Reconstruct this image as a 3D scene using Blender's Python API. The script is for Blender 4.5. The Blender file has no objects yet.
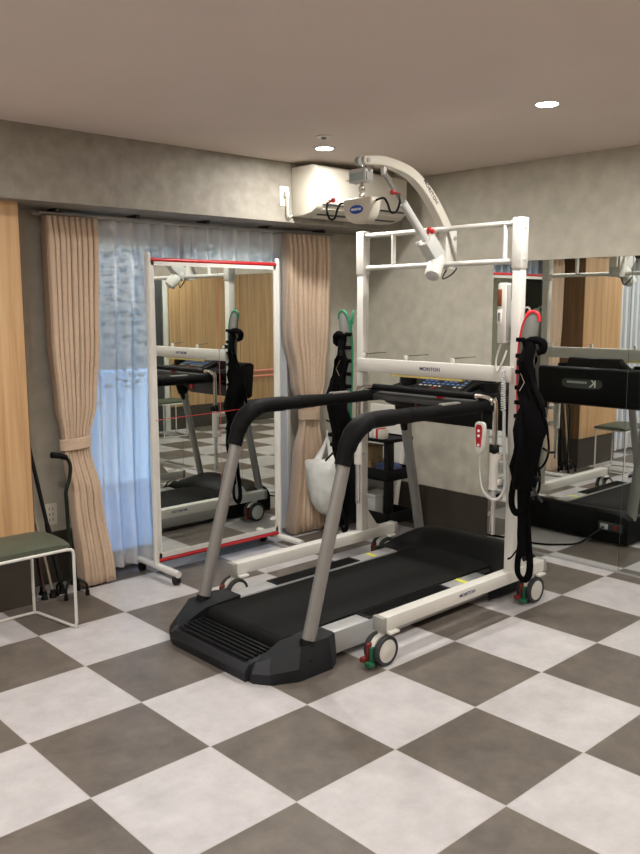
import bpy, bmesh, math, random
from mathutils import Vector, Matrix, noise
random.seed(7)
PI = math.pi
sc = bpy.context.scene
COL = sc.collection
V = Vector

# ------------------------------------------------------------------ helpers
class MB:
    """collects shapes in world coordinates, then links them as one mesh object"""
    def __init__(self): self.bm = bmesh.new()
    def quadloop(self, rings, closed=True, cap=True):
        bm = self.bm
        vr = [[bm.verts.new(p) for p in r] for r in rings]
        n = len(vr[0])
        for a, b in zip(vr, vr[1:]):
            for i in range(n if closed else n-1):
                j = (i+1) % n
                bm.faces.new((a[i], a[j], b[j], b[i]))
        if cap and closed:
            bm.faces.new(list(reversed(vr[0]))); bm.faces.new(vr[-1])
        return vr
    def box(self, lo, hi, bev=0.0, seg=2, mat=None):
        lo, hi = V(lo), V(hi)
        c = (lo+hi)/2; s = hi-lo
        b2 = bmesh.new()
        bmesh.ops.create_cube(b2, size=1.0)
        for v in b2.verts: v.co = V((v.co.x*s.x, v.co.y*s.y, v.co.z*s.z))
        if bev > 0:
            bmesh.ops.bevel(b2, geom=list(b2.edges), offset=min(bev, min(s)*.49), segments=seg, affect='EDGES', profile=.5)
        m = Matrix.Translation(c) if mat is None else Matrix.Translation(c) @ mat
        self.add(b2, m)
        return self
    def add(self, b2, m=None):
        if m is not None: b2.transform(m)
        me = bpy.data.meshes.new('tmp'); b2.to_mesh(me); b2.free()
        self.bm.from_mesh(me); bpy.data.meshes.remove(me)
    def prism(self, poly, axis, a, b, bev=0.0, seg=2):
        """poly: 2D outline; axis 'y': (x,z); 'x': (y,z); 'z': (x,y)"""
        def P(p, t):
            return {'y': (p[0], t, p[1]), 'x': (t, p[0], p[1]), 'z': (p[0], p[1], t)}[axis]
        b2 = bmesh.new()
        A = [b2.verts.new(P(p, a)) for p in poly]; B = [b2.verts.new(P(p, b)) for p in poly]
        n = len(poly)
        for i in range(n):
            j = (i+1) % n
            b2.faces.new((A[i], A[j], B[j], B[i]))
        b2.faces.new(list(reversed(A))); b2.faces.new(B)
        bmesh.ops.recalc_face_normals(b2, faces=b2.faces)
        if bev > 0:
            ed = [e for e in b2.edges if len(e.link_faces) == 2 and e.calc_face_angle(0) > .6]
            bmesh.ops.bevel(b2, geom=ed, offset=bev, segments=seg, affect='EDGES', profile=.5)
        self.add(b2)
        return self
    def tube(self, pts, r, n=12, flat=1.0, smooth=0, cap=True):
        pts = [V(p) for p in pts]
        if smooth: pts = curve(pts, smooth)
        rs = r if isinstance(r, (list, tuple)) else [r]*len(pts)
        if len(rs) != len(pts):
            rs = [rs[min(len(rs)-1, int(k*len(rs)/len(pts)))] for k in range(len(pts))]
        t0 = (pts[1]-pts[0]).normalized()
        up = V((0, 0, 1)) if abs(t0.z) < .9 else V((1, 0, 0))
        nrm = (up - t0*up.dot(t0)).normalized()
        rings = []
        for k, p in enumerate(pts):
            if k == 0: t = (pts[1]-pts[0])
            elif k == len(pts)-1: t = pts[-1]-pts[-2]
            else: t = (pts[k+1]-pts[k]).normalized()+(pts[k]-pts[k-1]).normalized()
            t.normalize()
            nrm = (nrm - t*nrm.dot(t)).normalized()
            bn = t.cross(nrm)
            rings.append([p+nrm*math.cos(2*PI*i/n)*rs[k]*flat+bn*math.sin(2*PI*i/n)*rs[k] for i in range(n)])
        self.quadloop(rings, True, cap)
        return self
    def cyl(self, p0, p1, r, n=20, r2=None):
        return self.tube([p0, p1], [r, r if r2 is None else r2], n)
    def lathe(self, prof, c, axis=(0, 0, 1), n=28):
        """prof: [(radius, height)] about axis through c"""
        ax = V(axis).normalized()
        u = ax.orthogonal().normalized(); w = ax.cross(u)
        c = V(c)
        rings = [[c+ax*h+(u*math.cos(2*PI*i/n)+w*math.sin(2*PI*i/n))*max(rr, 1e-4) for i in range(n)] for rr, h in prof]
        self.quadloop(rings, True, True)
        return self
    def ball(self, c, r, n=16, sq=(1, 1, 1)):
        b2 = bmesh.new(); bmesh.ops.create_uvsphere(b2, u_segments=n, v_segments=n//2+2, radius=1)
        self.add(b2, Matrix.Translation(V(c)) @ Matrix.Diagonal((r*sq[0], r*sq[1], r*sq[2], 1)))
        return self
    def lumps(self, secs, n=18, amp=.006, seed=0, freq=26):
        """secs: (x,y,z,rx,ry): stacked noisy ellipses (cloth bodies)"""
        rings = []
        for (x, y, z, rx, ry) in secs:
            ring = []
            for i in range(n):
                a = 2*PI*i/n
                q = V((x+rx*math.cos(a), y+ry*math.sin(a), z))
                d = noise.noise(q*freq+V((seed, 0, 0)))*amp*1.6
                ring.append(q+V((math.cos(a)*d, math.sin(a)*d, 0)))
            rings.append(ring)
        self.quadloop(rings, True, True)
        return self

def curve(pts, k):
    """Catmull-Rom through pts, k steps per span"""
    out = []
    P = [pts[0]*2-pts[1]]+list(pts)+[pts[-1]*2-pts[-2]]
    for i in range(1, len(P)-2):
        for s in range(k):
            t = s/k
            a, b, c, d = P[i-1], P[i], P[i+1], P[i+2]
            out.append(.5*((2*b)+(c-a)*t+(2*a-5*b+4*c-d)*t*t+(3*b-a-3*c+d)*t**3))
    out.append(pts[-1])
    return out

def wloc(o):
    l = V((0, 0, 0))
    while o is not None:
        l = l+V(o.location); o = o.parent
    return l

def obj(name, mb, mat, parent=None, smooth=True, angle=40, loc=None):
    bm = mb.bm
    bmesh.ops.recalc_face_normals(bm, faces=bm.faces)
    off = wloc(parent) if parent is not None else (V(loc) if loc is not None else V((0, 0, 0)))
    bm.transform(Matrix.Translation(-off))
    if smooth:
        for f in bm.faces: f.smooth = True
        ca = math.radians(angle)
        for e in bm.edges:
            if len(e.link_faces) == 2 and e.calc_face_angle(0) > ca: e.smooth = False
    me = bpy.data.meshes.new(name); bm.to_mesh(me); bm.free()
    me.materials.append(mat)
    o = bpy.data.objects.new(name, me); COL.objects.link(o)
    o.parent = parent
    if parent is None and loc is not None: o.location = loc
    return o

def tag(o, label=None, cat=None, group=None, kind=None):
    if label: o['label'] = label
    if cat: o['category'] = cat
    if group: o['group'] = group
    if kind: o['kind'] = kind
    return o

def thing(name, label, cat, loc, group=None):
    o = bpy.data.objects.new(name, None); COL.objects.link(o)
    o.location = loc; o.empty_display_size = .1
    return tag(o, label, cat, group)

def struct(name, mb, mat, parent=None, smooth=False):
    o = obj(name, mb, mat, parent, smooth)
    if parent is None: o['kind'] = 'structure'
    return o

def dup(root, loc, label, group=None):
    r = root.copy(); COL.objects.link(r); r.location = loc; r['label'] = label
    if group: r['group'] = group
    for ch in list(root.children):
        c = ch.copy(); COL.objects.link(c); c.parent = r
        for g in ch.children:
            d = g.copy(); COL.objects.link(d); d.parent = c
    return r

def text(name, s, size, loc, xdir, ydir, mat, parent, ext=.0008, spacing=1.0, bold=0.0, sx=1.0):
    """flat lettering: xdir = reading direction, ydir = up of the letters"""
    cu = bpy.data.curves.new(name, 'FONT'); cu.body = s; cu.size = size; cu.extrude = ext
    cu.align_x = 'CENTER'; cu.align_y = 'CENTER'; cu.space_character = spacing; cu.offset = bold
    to = bpy.data.objects.new('tmp', cu); COL.objects.link(to)
    dg = bpy.context.evaluated_depsgraph_get(); dg.update()
    me = bpy.data.meshes.new_from_object(to.evaluated_get(dg))
    bpy.data.objects.remove(to); bpy.data.curves.remove(cu)
    x = V(xdir).normalized(); y = V(ydir).normalized(); z = x.cross(y)
    m = Matrix((x*sx, y, z)).transposed().to_4x4(); m.translation = V(loc)-wloc(parent)
    me.transform(m); me.name = name
    me.materials.clear(); me.materials.append(mat)
    o = bpy.data.objects.new(name, me); COL.objects.link(o); o.parent = parent
    return o

# ------------------------------------------------------------------ materials
def lin(c):
    return tuple((x/255/12.92 if x/255 <= .04045 else ((x/255+.055)/1.055)**2.4) for x in c)+(1,)

def mat(name, rgb, rough=.5, metal=0.0, var=0.0, vscale=8, bump=0.0, bscale=60, spec=.5, stretch=None, coat=0):
    m = bpy.data.materials.new(name); m.use_nodes = True
    nt = m.node_tree; b = nt.nodes['Principled BSDF']
    c = lin(rgb)
    b.inputs['Base Color'].default_value = c
    b.inputs['Roughness'].default_value = rough; b.inputs['Metallic'].default_value = metal
    b.inputs['Specular IOR Level'].default_value = spec
    if coat: b.inputs['Coat Weight'].default_value = coat
    if var or bump:
        tc = nt.nodes.new('ShaderNodeTexCoord'); mp = nt.nodes.new('ShaderNodeMapping')
        if stretch: mp.inputs['Scale'].default_value = stretch
        nt.links.new(tc.outputs['Object'], mp.inputs['Vector'])
    if var:
        n = nt.nodes.new('ShaderNodeTexNoise'); n.inputs['Scale'].default_value = vscale; n.inputs['Detail'].default_value = 5
        r = nt.nodes.new('ShaderNodeValToRGB')
        r.color_ramp.elements[0].position = .3; r.color_ramp.elements[1].position = .7
        r.color_ramp.elements[0].color = tuple(x*(1-var) for x in c[:3])+(1,)
        r.color_ramp.elements[1].color = tuple(min(1, x*(1+var)) for x in c[:3])+(1,)
        nt.links.new(mp.outputs[0], n.inputs['Vector']); nt.links.new(n.outputs['Fac'], r.inputs['Fac'])
        nt.links.new(r.outputs['Color'], b.inputs['Base Color'])
    if bump:
        n2 = nt.nodes.new('ShaderNodeTexNoise'); n2.inputs['Scale'].default_value = bscale; n2.inputs['Detail'].default_value = 4
        bp = nt.nodes.new('ShaderNodeBump'); bp.inputs['Strength'].default_value = bump; bp.inputs['Distance'].default_value = .01
        nt.links.new(mp.outputs[0], n2.inputs['Vector']); nt.links.new(n2.outputs['Fac'], bp.inputs['Height'])
        nt.links.new(bp.outputs['Normal'], b.inputs['Normal'])
    return m

def emit(name, rgb, strength):
    m = bpy.data.materials.new(name); m.use_nodes = True
    b = m.node_tree.nodes['Principled BSDF']
    b.inputs['Base Color'].default_value = (0, 0, 0, 1)
    b.inputs['Emission Color'].default_value = lin(rgb); b.inputs['Emission Strength'].default_value = strength
    return m

def floor_mat():
    m = bpy.data.materials.new('checker_vinyl_tile'); m.use_nodes = True
    nt = m.node_tree; N = nt.nodes; L = nt.links; b = N['Principled BSDF']
    tc = N.new('ShaderNodeTexCoord'); sep = N.new('ShaderNodeSeparateXYZ'); L.new(tc.outputs['Object'], sep.inputs[0])
    def M(op, a, bb=None):
        n = N.new('ShaderNodeMath'); n.operation = op
        for k, q in enumerate((a, bb)):
            if q is None: continue
            if isinstance(q, (int, float)): n.inputs[k].default_value = q
            else: L.new(q, n.inputs[k])
        return n.outputs[0]
    T = .45
    ux = M('DIVIDE', sep.outputs['X'], T); uy = M('DIVIDE', sep.outputs['Y'], T)
    fx = M('FLOOR', ux); fy = M('FLOOR', uy)
    par = M('ABSOLUTE', M('MODULO', M('ADD', fx, fy), 2.0))
    par = M('GREATER_THAN', par, .5)
    gx = M('ABSOLUTE', M('SUBTRACT', M('FRACT', ux), .5)); gy = M('ABSOLUTE', M('SUBTRACT', M('FRACT', uy), .5))
    seam = M('GREATER_THAN', M('MAXIMUM', gx, gy), .4962)
    # per-tile offset for the concrete mottling
    cx = N.new('ShaderNodeCombineXYZ'); L.new(M('MULTIPLY', fx, 3.7), cx.inputs[0]); L.new(M('MULTIPLY', fy, 5.3), cx.inputs[1])
    va = N.new('ShaderNodeVectorMath'); va.operation = 'ADD'; L.new(tc.outputs['Object'], va.inputs[0]); L.new(cx.outputs[0], va.inputs[1])
    n1 = N.new('ShaderNodeTexNoise'); n1.inputs['Scale'].default_value = 6; n1.inputs['Detail'].default_value = 12; n1.inputs['Roughness'].default_value = .7
    L.new(va.outputs[0], n1.inputs['Vector'])
    def ramp(c0, c1):
        r = N.new('ShaderNodeValToRGB'); r.color_ramp.elements[0].position = .32; r.color_ramp.elements[1].position = .68
        r.color_ramp.elements[0].color = lin(c0); r.color_ramp.elements[1].color = lin(c1); L.new(n1.outputs['Fac'], r.inputs['Fac']); return r.outputs[0]
    dark = ramp((85, 79, 74), (114, 106, 98)); light = ramp((172, 169, 170), (197, 194, 195))
    mx = N.new('ShaderNodeMix'); mx.data_type = 'RGBA'; L.new(par, mx.inputs['Factor']); L.new(dark, mx.inputs['A']); L.new(light, mx.inputs['B'])
    ms = N.new('ShaderNodeMix'); ms.data_type = 'RGBA'; L.new(seam, ms.inputs['Factor']); L.new(mx.outputs['Result'], ms.inputs['A'])
    ms.inputs['B'].default_value = lin((176, 171, 166))
    L.new(ms.outputs['Result'], b.inputs['Base Color'])
    b.inputs['Roughness'].default_value = .42; b.inputs['Specular IOR Level'].default_value = .4
    return m

def wood_mat(name, c0, c1, c2):
    m = bpy.data.materials.new(name); m.use_nodes = True
    nt = m.node_tree; N = nt.nodes; L = nt.links; b = N['Principled BSDF']
    tc = N.new('ShaderNodeTexCoord'); mp = N.new('ShaderNodeMapping'); mp.inputs['Scale'].default_value = (26, 26, .9)
    L.new(tc.outputs['Object'], mp.inputs[0])
    n = N.new('ShaderNodeTexNoise'); n.inputs['Scale'].default_value = 1.3; n.inputs['Detail'].default_value = 6; n.inputs['Distortion'].default_value = .5
    L.new(mp.outputs[0], n.inputs['Vector'])
    r = N.new('ShaderNodeValToRGB'); e = r.color_ramp.elements
    e[0].position = .3; e[0].color = lin(c0); e[1].position = .72; e[1].color = lin(c2)
    k = e.new(.5); k.color = lin(c1)
    L.new(n.outputs['Fac'], r.inputs['Fac']); L.new(r.outputs[0], b.inputs['Base Color'])
    b.inputs['Roughness'].default_value = .5
    return m

def sheer_mat():
    m = bpy.data.materials.new('sheer_voile'); m.use_nodes = True
    nt = m.node_tree; N = nt.nodes; L = nt.links
    for n in list(N): N.remove(n)
    out = N.new('ShaderNodeOutputMaterial')
    tr = N.new('ShaderNodeBsdfTransparent'); tr.inputs[0].default_value = (.97, .97, .97, 1)
    tl = N.new('ShaderNodeBsdfTranslucent'); tl.inputs[0].default_value = (.85, .87, .88, 1)
    df = N.new('ShaderNodeBsdfDiffuse'); df.inputs[0].default_value = (.92, .91, .88, 1)
    a = N.new('ShaderNodeMixShader'); a.inputs[0].default_value = .78; L.new(tl.outputs[0], a.inputs[1]); L.new(df.outputs[0], a.inputs[2])
    mx = N.new('ShaderNodeMixShader')
    # cloth seen edge-on is denser
    lw = N.new('ShaderNodeLayerWeight'); lw.inputs['Blend'].default_value = .55
    mr = N.new('ShaderNodeMapRange'); mr.inputs['To Min'].default_value = .56; mr.inputs['To Max'].default_value = 1.0
    L.new(lw.outputs['Facing'], mr.inputs['Value']); L.new(mr.outputs[0], mx.inputs[0])
    L.new(tr.outputs[0], mx.inputs[1]); L.new(a.outputs[0], mx.inputs[2])
    L.new(mx.outputs[0], out.inputs[0])
    return m

def glass_mat(name):
    m = bpy.data.materials.new(name); m.use_nodes = True
    nt = m.node_tree; N = nt.nodes; L = nt.links
    for n in list(N): N.remove(n)
    out = N.new('ShaderNodeOutputMaterial'); tr = N.new('ShaderNodeBsdfTransparent'); tr.inputs[0].default_value = (.9, .95, .95, 1)
    gl = N.new('ShaderNodeBsdfGlossy'); gl.inputs['Roughness'].default_value = .02
    fr = N.new('ShaderNodeFresnel'); fr.inputs[0].default_value = 1.45
    mx = N.new('ShaderNodeMixShader'); L.new(fr.outputs[0], mx.inputs[0]); L.new(tr.outputs[0], mx.inputs[1]); L.new(gl.outputs[0], mx.inputs[2])
    L.new(mx.outputs[0], out.inputs[0])
    return m

M_floor = floor_mat()
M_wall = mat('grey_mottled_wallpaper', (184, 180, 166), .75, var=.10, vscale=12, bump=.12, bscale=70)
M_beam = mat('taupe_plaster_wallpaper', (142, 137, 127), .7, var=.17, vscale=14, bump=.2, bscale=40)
M_ceil = mat('ceiling_paper', (218, 205, 195), .85, var=.02, vscale=3)
M_wain = mat('dark_wainscot', (62, 55, 48), .5, var=.06)
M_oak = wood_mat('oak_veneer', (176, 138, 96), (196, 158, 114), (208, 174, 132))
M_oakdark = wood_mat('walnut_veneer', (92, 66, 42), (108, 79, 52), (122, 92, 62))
M_oakback = wood_mat('oak_veneer_wall', (160, 124, 84), (182, 146, 103), (198, 163, 120))
M_mirror = mat('mirror_silver', (226, 230, 226), .004, 1.0)
M_mirredge = mat('mirror_edge', (90, 104, 98), .3)
M_white = mat('white_powder_coat', (212, 211, 205), .38)
M_cream = mat('cream_plastic', (200, 195, 181), .45)
M_offwhite = mat('offwhite_plastic', (205, 201, 189), .42)
M_grey = mat('grey_plastic', (150, 150, 146), .5)
M_lgrey = mat('light_grey_plastic', (192, 193, 190), .45)
M_dgrey = mat('dark_grey_plastic', (62, 63, 64), .5)
M_black = mat('black_plastic', (12, 13, 14), .5, spec=.2, bump=.05, bscale=300)
M_blackg = mat('black_satin_plastic', (12, 13, 14), .35, spec=.3)
M_foam = mat('black_foam_grip', (11, 11, 12), .55, spec=.14, bump=.15, bscale=260)
M_belt = mat('treadmill_belt', (19, 20, 20), .8, spec=.2, bump=.12, bscale=500)
M_bluegrey = mat('blue_black_plastic', (24, 27, 32), .5, spec=.35, bump=.06, bscale=320)
M_silver = mat('silver_paint', (178, 180, 180), .38, .3)
M_alum = mat('grey_metallic_paint', (142, 141, 138), .36, .4)
M_chrome = mat('chrome', (215, 215, 212), .12, 1.0)
M_rubber = mat('rubber', (44, 46, 48), .65)
M_red = mat('red_plastic', (176, 28, 34), .4)
M_redfab = mat('red_trim', (212, 32, 44), .5)
M_pedalgreen = mat('pedal_green', (20, 86, 58), .5)
M_pedalred = mat('pedal_red', (112, 30, 28), .5)
M_green = mat('green_plastic', (24, 104, 70), .45)
M_greenfab = mat('green_trim', (20, 118, 84), .5)
M_pad = mat('grey_pad_face', (120, 120, 116), .7, bump=.1, bscale=200)
M_web = mat('black_webbing', (5, 5, 6), .95, spec=.12, bump=.2, bscale=180)
M_beige = mat('beige_curtain_cloth', (197, 174, 151), .9, var=.05, vscale=50, bump=.1, bscale=400)
M_sheer = sheer_mat()
M_glass = glass_mat('window_glass')
M_navy = mat('navy_print', (24, 40, 96), .5)
M_dprint = mat('dark_print', (40, 40, 44), .5)
M_blue = mat('blue_badge', (22, 70, 160), .35)
M_print = mat('white_print', (240, 240, 236), .5)
M_ledblue = emit('blue_display_light', (120, 165, 230), .42)
M_lcd = mat('lcd_glass', (158, 174, 174), .15)
M_yellow = mat('yellow_paint', (214, 214, 60), .5)
M_cardy = mat('pale_yellow_card', (238, 222, 140), .6)
M_olive = mat('olive_vinyl_seat', (76, 82, 68), .55, var=.12, vscale=12, bump=.1, bscale=200)
M_lamp = emit('lamp_glow', (255, 244, 226), 30)
M_bag = None
M_pink = mat('pink_handrail_vinyl', (214, 130, 116), .5)
M_cane = mat('black_cane_metal', (24, 26, 26), .35, .3)
M_canegreen = mat('dark_green_cane_metal', (30, 42, 32), .3, .5)
M_canebrown = mat('brown_cane_wood', (66, 40, 30), .45, var=.15, vscale=40)
M_canesilver = mat('silver_cane_tube', (176, 168, 152), .35, .6)
M_canepat = mat('patterned_cane', (104, 88, 78), .5, var=.7, vscale=70)
M_paper = mat('paper_white', (225, 223, 216), .8)
M_paperblue = mat('blue_printed_paper', (88, 104, 150), .7, var=.5, vscale=40)
M_tan = mat('tan_woven_box', (158, 134, 100), .8, var=.3, vscale=60)
M_slate = mat('slate_blue_plastic', (98, 110, 122), .55)
M_socket = mat('socket_plate', (228, 224, 212), .4)
M_patio = mat('outside_paving', (150, 160, 172), .8, var=.1, vscale=5)
M_render = mat('outside_render', (205, 212, 222), .9)
M_far = mat('far_wall_render', (90, 86, 78), .9, var=.3, vscale=.8)
M_leaf = mat('shrub_leaf', (74, 88, 74), .6, var=.4, vscale=20)

def bag_mat():
    m = bpy.data.materials.new('carrier_film'); m.use_nodes = True
    nt = m.node_tree; N = nt.nodes; L = nt.links; b = N['Principled BSDF']
    b.inputs['Base Color'].default_value = lin((236, 238, 234)); b.inputs['Roughness'].default_value = .3
    out = N['Material Output']
    tl = N.new('ShaderNodeBsdfTranslucent'); tl.inputs[0].default_value = (.85, .87, .85, 1)
    mx = N.new('ShaderNodeMixShader'); mx.inputs[0].default_value = .25
    L.new(b.outputs[0], mx.inputs[1]); L.new(tl.outputs[0], mx.inputs[2]); L.new(mx.outputs[0], out.inputs[0])
    return m
M_bag = bag_mat()

# ------------------------------------------------------------------ room shell
XW = 3.265      # right wall
YW = 2.03       # window wall
ZC = 2.345      # ceiling
XL, YB = -6.6, -3.1
t = .12
struct('floor', MB().box((XL-t, YB-t, -.1), (XW+t, YW+t, 0)), M_floor)
struct('ceiling', MB().box((XL-t, YB-t, ZC), (XW+t, YW+t, ZC+.1)), M_ceil)
struct('wall_right', MB().box((XW, YB-t, 0), (XW+t, YW+t, ZC)), M_wall)
# window wall with two openings
W1 = (.98, 2.52, .03, 1.93); W2 = (-2.3, -.12, .03, 1.93)
wf = MB()
wf.box((W1[1], YW, 0), (XW+t, YW+t, ZC)); wf.box((W2[1], YW, 0), (W1[0], YW+t, ZC)); wf.box((XL-t, YW, 0), (W2[0], YW+t, ZC))
for w in (W1, W2):
    wf.box((w[0], YW, w[3]), (w[1], YW+t, ZC)); wf.box((w[0], YW, 0), (w[1], YW+t, w[2]))
struct('wall_front', wf, M_wall)
# back wall and left wall (seen only in the mirrors)
WB = (-6.35, -5.35, .9, 2.05)
wb = MB()
wb.box((XL-t, YB-t, 0), (WB[0], YB, ZC)); wb.box((WB[1], YB-t, 0), (XW+t, YB, ZC))
wb.box((WB[0], YB-t, 0), (WB[1], YB, WB[2])); wb.box((WB[0], YB-t, WB[3]), (WB[1], YB, ZC))
struct('wall_back', wb, M_wall)
struct('wall_left', MB().box((XL-t, YB-t, 0), (XL, YW+t, ZC)), M_wall)
# soffit over the window wall, oak pier, wainscots, back-wall oak panelling
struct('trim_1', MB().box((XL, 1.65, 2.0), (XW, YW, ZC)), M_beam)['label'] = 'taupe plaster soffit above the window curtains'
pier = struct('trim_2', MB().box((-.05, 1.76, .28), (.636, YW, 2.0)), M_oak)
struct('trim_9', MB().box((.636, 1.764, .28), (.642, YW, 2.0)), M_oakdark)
struct('trim_3', MB().box((-.04, 1.768, 0), (.632, YW, .28)), M_wain)
struct('trim_4', MB().box((-4.0, YB, .285), (1.98, YB+.02, ZC)), M_oakback)
struct('trim_5', MB().box((XL, YB, 0), (1.98, YB+.015, .285)), M_wain)
wr = MB(); wr.box((XW-.012, .885, .0), (XW, YW, .285))
struct('baseboard_right', wr, M_wain)
wl = MB(); wl.box((.645, YW-.012, 0), (W1[0], YW, .285)); wl.box((W1[1], YW-.012, 0), (XW, YW, .285))
struct('baseboard_front', wl, M_wain)
# door on the back wall (seen in the standing mirror)
d1 = MB(); d1.box((2.02, YB, 0), (2.08, YB+.04, 2.02)); d1.box((2.92, YB, 0), (2.98, YB+.04, 2.02)); d1.box((2.02, YB, 2.02), (2.98, YB+.04, 2.08))
dj = struct('door_1', d1, M_white)
obj('door_leaf', MB().box((2.08, YB, 0), (2.92, YB+.015, 2.02)), M_dgrey, dj)
obj('door_handle', MB().cyl((2.84, YB+.015, .95), (2.84, YB+.06, .95), .012).cyl((2.84, YB+.055, .95), (2.72, YB+.055, .95), .01), M_chrome, dj)

def window(name, w, y, n, sgn=1):
    x0, x1, z0, z1 = w
    f = MB(); fr = .045; yy = (y+.03*sgn, y+.08*sgn); a, b = min(yy), max(yy)
    f.box((x0, a, z0), (x0+fr, b, z1)); f.box((x1-fr, a, z0), (x1, b, z1)); f.box((x0, a, z0), (x1, b, z0+fr)); f.box((x0, a, z1-fr), (x1, b, z1))
    for k in range(1, n):
        xc = x0+(x1-x0)*k/n; f.box((xc-.03, a, z0), (xc+.03, b, z1))
    o = struct(name, f, M_dgrey)
    obj('window_pane', MB().box((x0+.02, (a+b)/2-.003, z0+.02), (x1-.02, (a+b)/2+.003, z1-.02)), M_glass, o, False)
    return o
window('window_1', W1, YW, 2); window('window_2', W2, YW, 2); window('window_3', WB, YB-t-.02, 1, 1)

# outside the windows: paving, garden wall, shrubs
struct('trim_6', MB().box((-9, YW+t, -.1), (9, 8.2, -.03)), M_patio)['label'] = 'pale paving outside the window'
struct('trim_7', MB().box((-8, 4.3, -.1), (6, 4.45, .95)), M_render)['label'] = 'rendered garden wall outside the window'
def shrub(x, y, z0, w, h, label, n=700):
    s = thing('garden_shrub', label, 'shrub', (x, y, z0), 'shrubs outside the windows')
    st = MB()
    for k in range(5):
        a = k*1.3; st.tube([(x, y, z0), (x+.1*math.cos(a), y+.1*math.sin(a), z0+h*.4), (x+w*.35*math.cos(a), y+w*.35*math.sin(a), z0+h*.85)], .012, 6)
    obj('stem', st, M_canebrown, s)
    lf = MB(); rng = random.Random(int(x*100+z0*10))
    bm = lf.bm
    for k in range(n):
        p = V((max(-1, min(1, rng.gauss(0, .55)))*w, max(-1, min(1, rng.gauss(0, .4)))*w*.6, h*(.3+.7*rng.random()**.62)))+V((x, y, z0))
        r = .03+.04*rng.random(); q = Matrix.Rotation(rng.random()*6, 4, 'Z') @ Matrix.Rotation(rng.random()*3, 4, 'X')
        v = [bm.verts.new(p+q @ V(c)*r) for c in ((-.5, 0, 0), (0, -.35, .08), (.6, 0, 0), (0, .35, .08))]
        bm.faces.new(v)
    obj('foliage', lf, M_leaf, s, False)
    return s
for k, (x, lab) in enumerate(((1.2, 'leafy shrub beyond the garden wall behind the left of the sheer curtain'), (2.75, 'leafy shrub beyond the garden wall behind the mirror stand'), (4.3, 'leafy shrub beyond the garden wall behind the right beige curtain'), (-.35, 'leafy shrub beyond the garden wall left of the oak pier'))):
    shrub(x, 3.75, -.03, .72, 2.5, lab, 2600)
struct('trim_10', MB().box((-9, 8.0, -.1), (9, 8.2, 3.6)), M_far)['label'] = 'pale neighbouring wall far outside the window'
shrub(-5.75, -3.9, 0, .5, 2.2, 'green shrub outside the window reflected at the mirror edge', 500)

# ------------------------------------------------------------------ ceiling fittings
def downlight(x, y, label):
    d = thing('downlight', label, 'ceiling light', (x, y, ZC), 'recessed downlights in the ceiling')
    obj('trim_ring', MB().lathe([(.046, .0), (.046, -.004), (.058, -.004), (.062, -.001), (.062, 0)], (x, y, ZC)), M_white, d)
    obj('diffuser', MB().lathe([(.001, -.005), (.044, -.0055), (.046, -.001)], (x, y, ZC)), M_lamp, d)
    L = bpy.data.lights.new('downlight_lamp', 'AREA'); L.shape = 'DISK'; L.size = .09; L.energy = LAMP_W; L.color = (1.0, .965, .915); L.spread = math.radians(180)
    lo = bpy.data.objects.new('downlight_lamp', L); COL.objects.link(lo); lo.location = (0, 0, -.009); lo.parent = d
    return d
LAMP_W = 17.5
downlight(2.105, -.19, 'round downlight glowing in the ceiling above the right lift post')
downlight(2.095, 1.17, 'round downlight glowing in the ceiling beside the air conditioner')
for (x, y) in ((2.1, -1.6), (2.1, -2.7), (-.45, -1.6), (-.45, -.19), (-.45, -2.75), (-3.0, -.19), (-3.0, -1.6), (-5.2, -.9), (-.45, 1.1), (-3.0, 1.1)):
    downlight(x, y, 'round ceiling downlight outside the photo, over the open floor')
sp = thing('smoke_detector', 'small round ceiling sensor behind the downlight by the air conditioner', 'sensor', (1.873, .938, ZC))
obj('flange', MB().lathe([(.038, 0), (.038, -.005), (.012, -.007)], (1.873, .938, ZC)), M_white, sp)
obj('sensor_head', MB().lathe([(.012, -.004), (.013, -.014), (.006, -.018)], (1.873, .938, ZC)), M_grey, sp)

# ------------------------------------------------------------------ wall mirrors
def wall_mirror(y0, y1, label):
    m = thing('wall_mirror', label, 'mirror', (XW, (y0+y1)/2, 0), 'frameless mirror panels on the right wall')
    obj('mirror_glass', MB().box((XW-.008, y0+.0015, .012), (XW-.004, y1-.0015, 1.768)), M_mirror, m, False)
    obj('backing_board', MB().box((XW-.004, y0+.0005, .011), (XW-.0005, y1-.0005, 1.769)), M_mirredge, m, False)
wall_mirror(-.02, .885, 'frameless wall mirror panel nearest the corner, behind the right lift post')
wall_mirror(-.925, -.02, 'frameless wall mirror panel at the right edge of the photo')
wall_mirror(-1.83, -.925, 'frameless wall mirror panel beyond the right edge of the photo')
struct('trim_8', MB().box((XW-.012, -1.83, 0), (XW, .885, .011)), M_silver)['label'] = 'thin metal channel under the wall mirrors'

# ------------------------------------------------------------------ treadmill
CY = .58
tm = thing('treadmill', 'black and silver treadmill with long padded handrails, standing inside the white lift frame', 'treadmill', (1.9, CY, 0))
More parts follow.
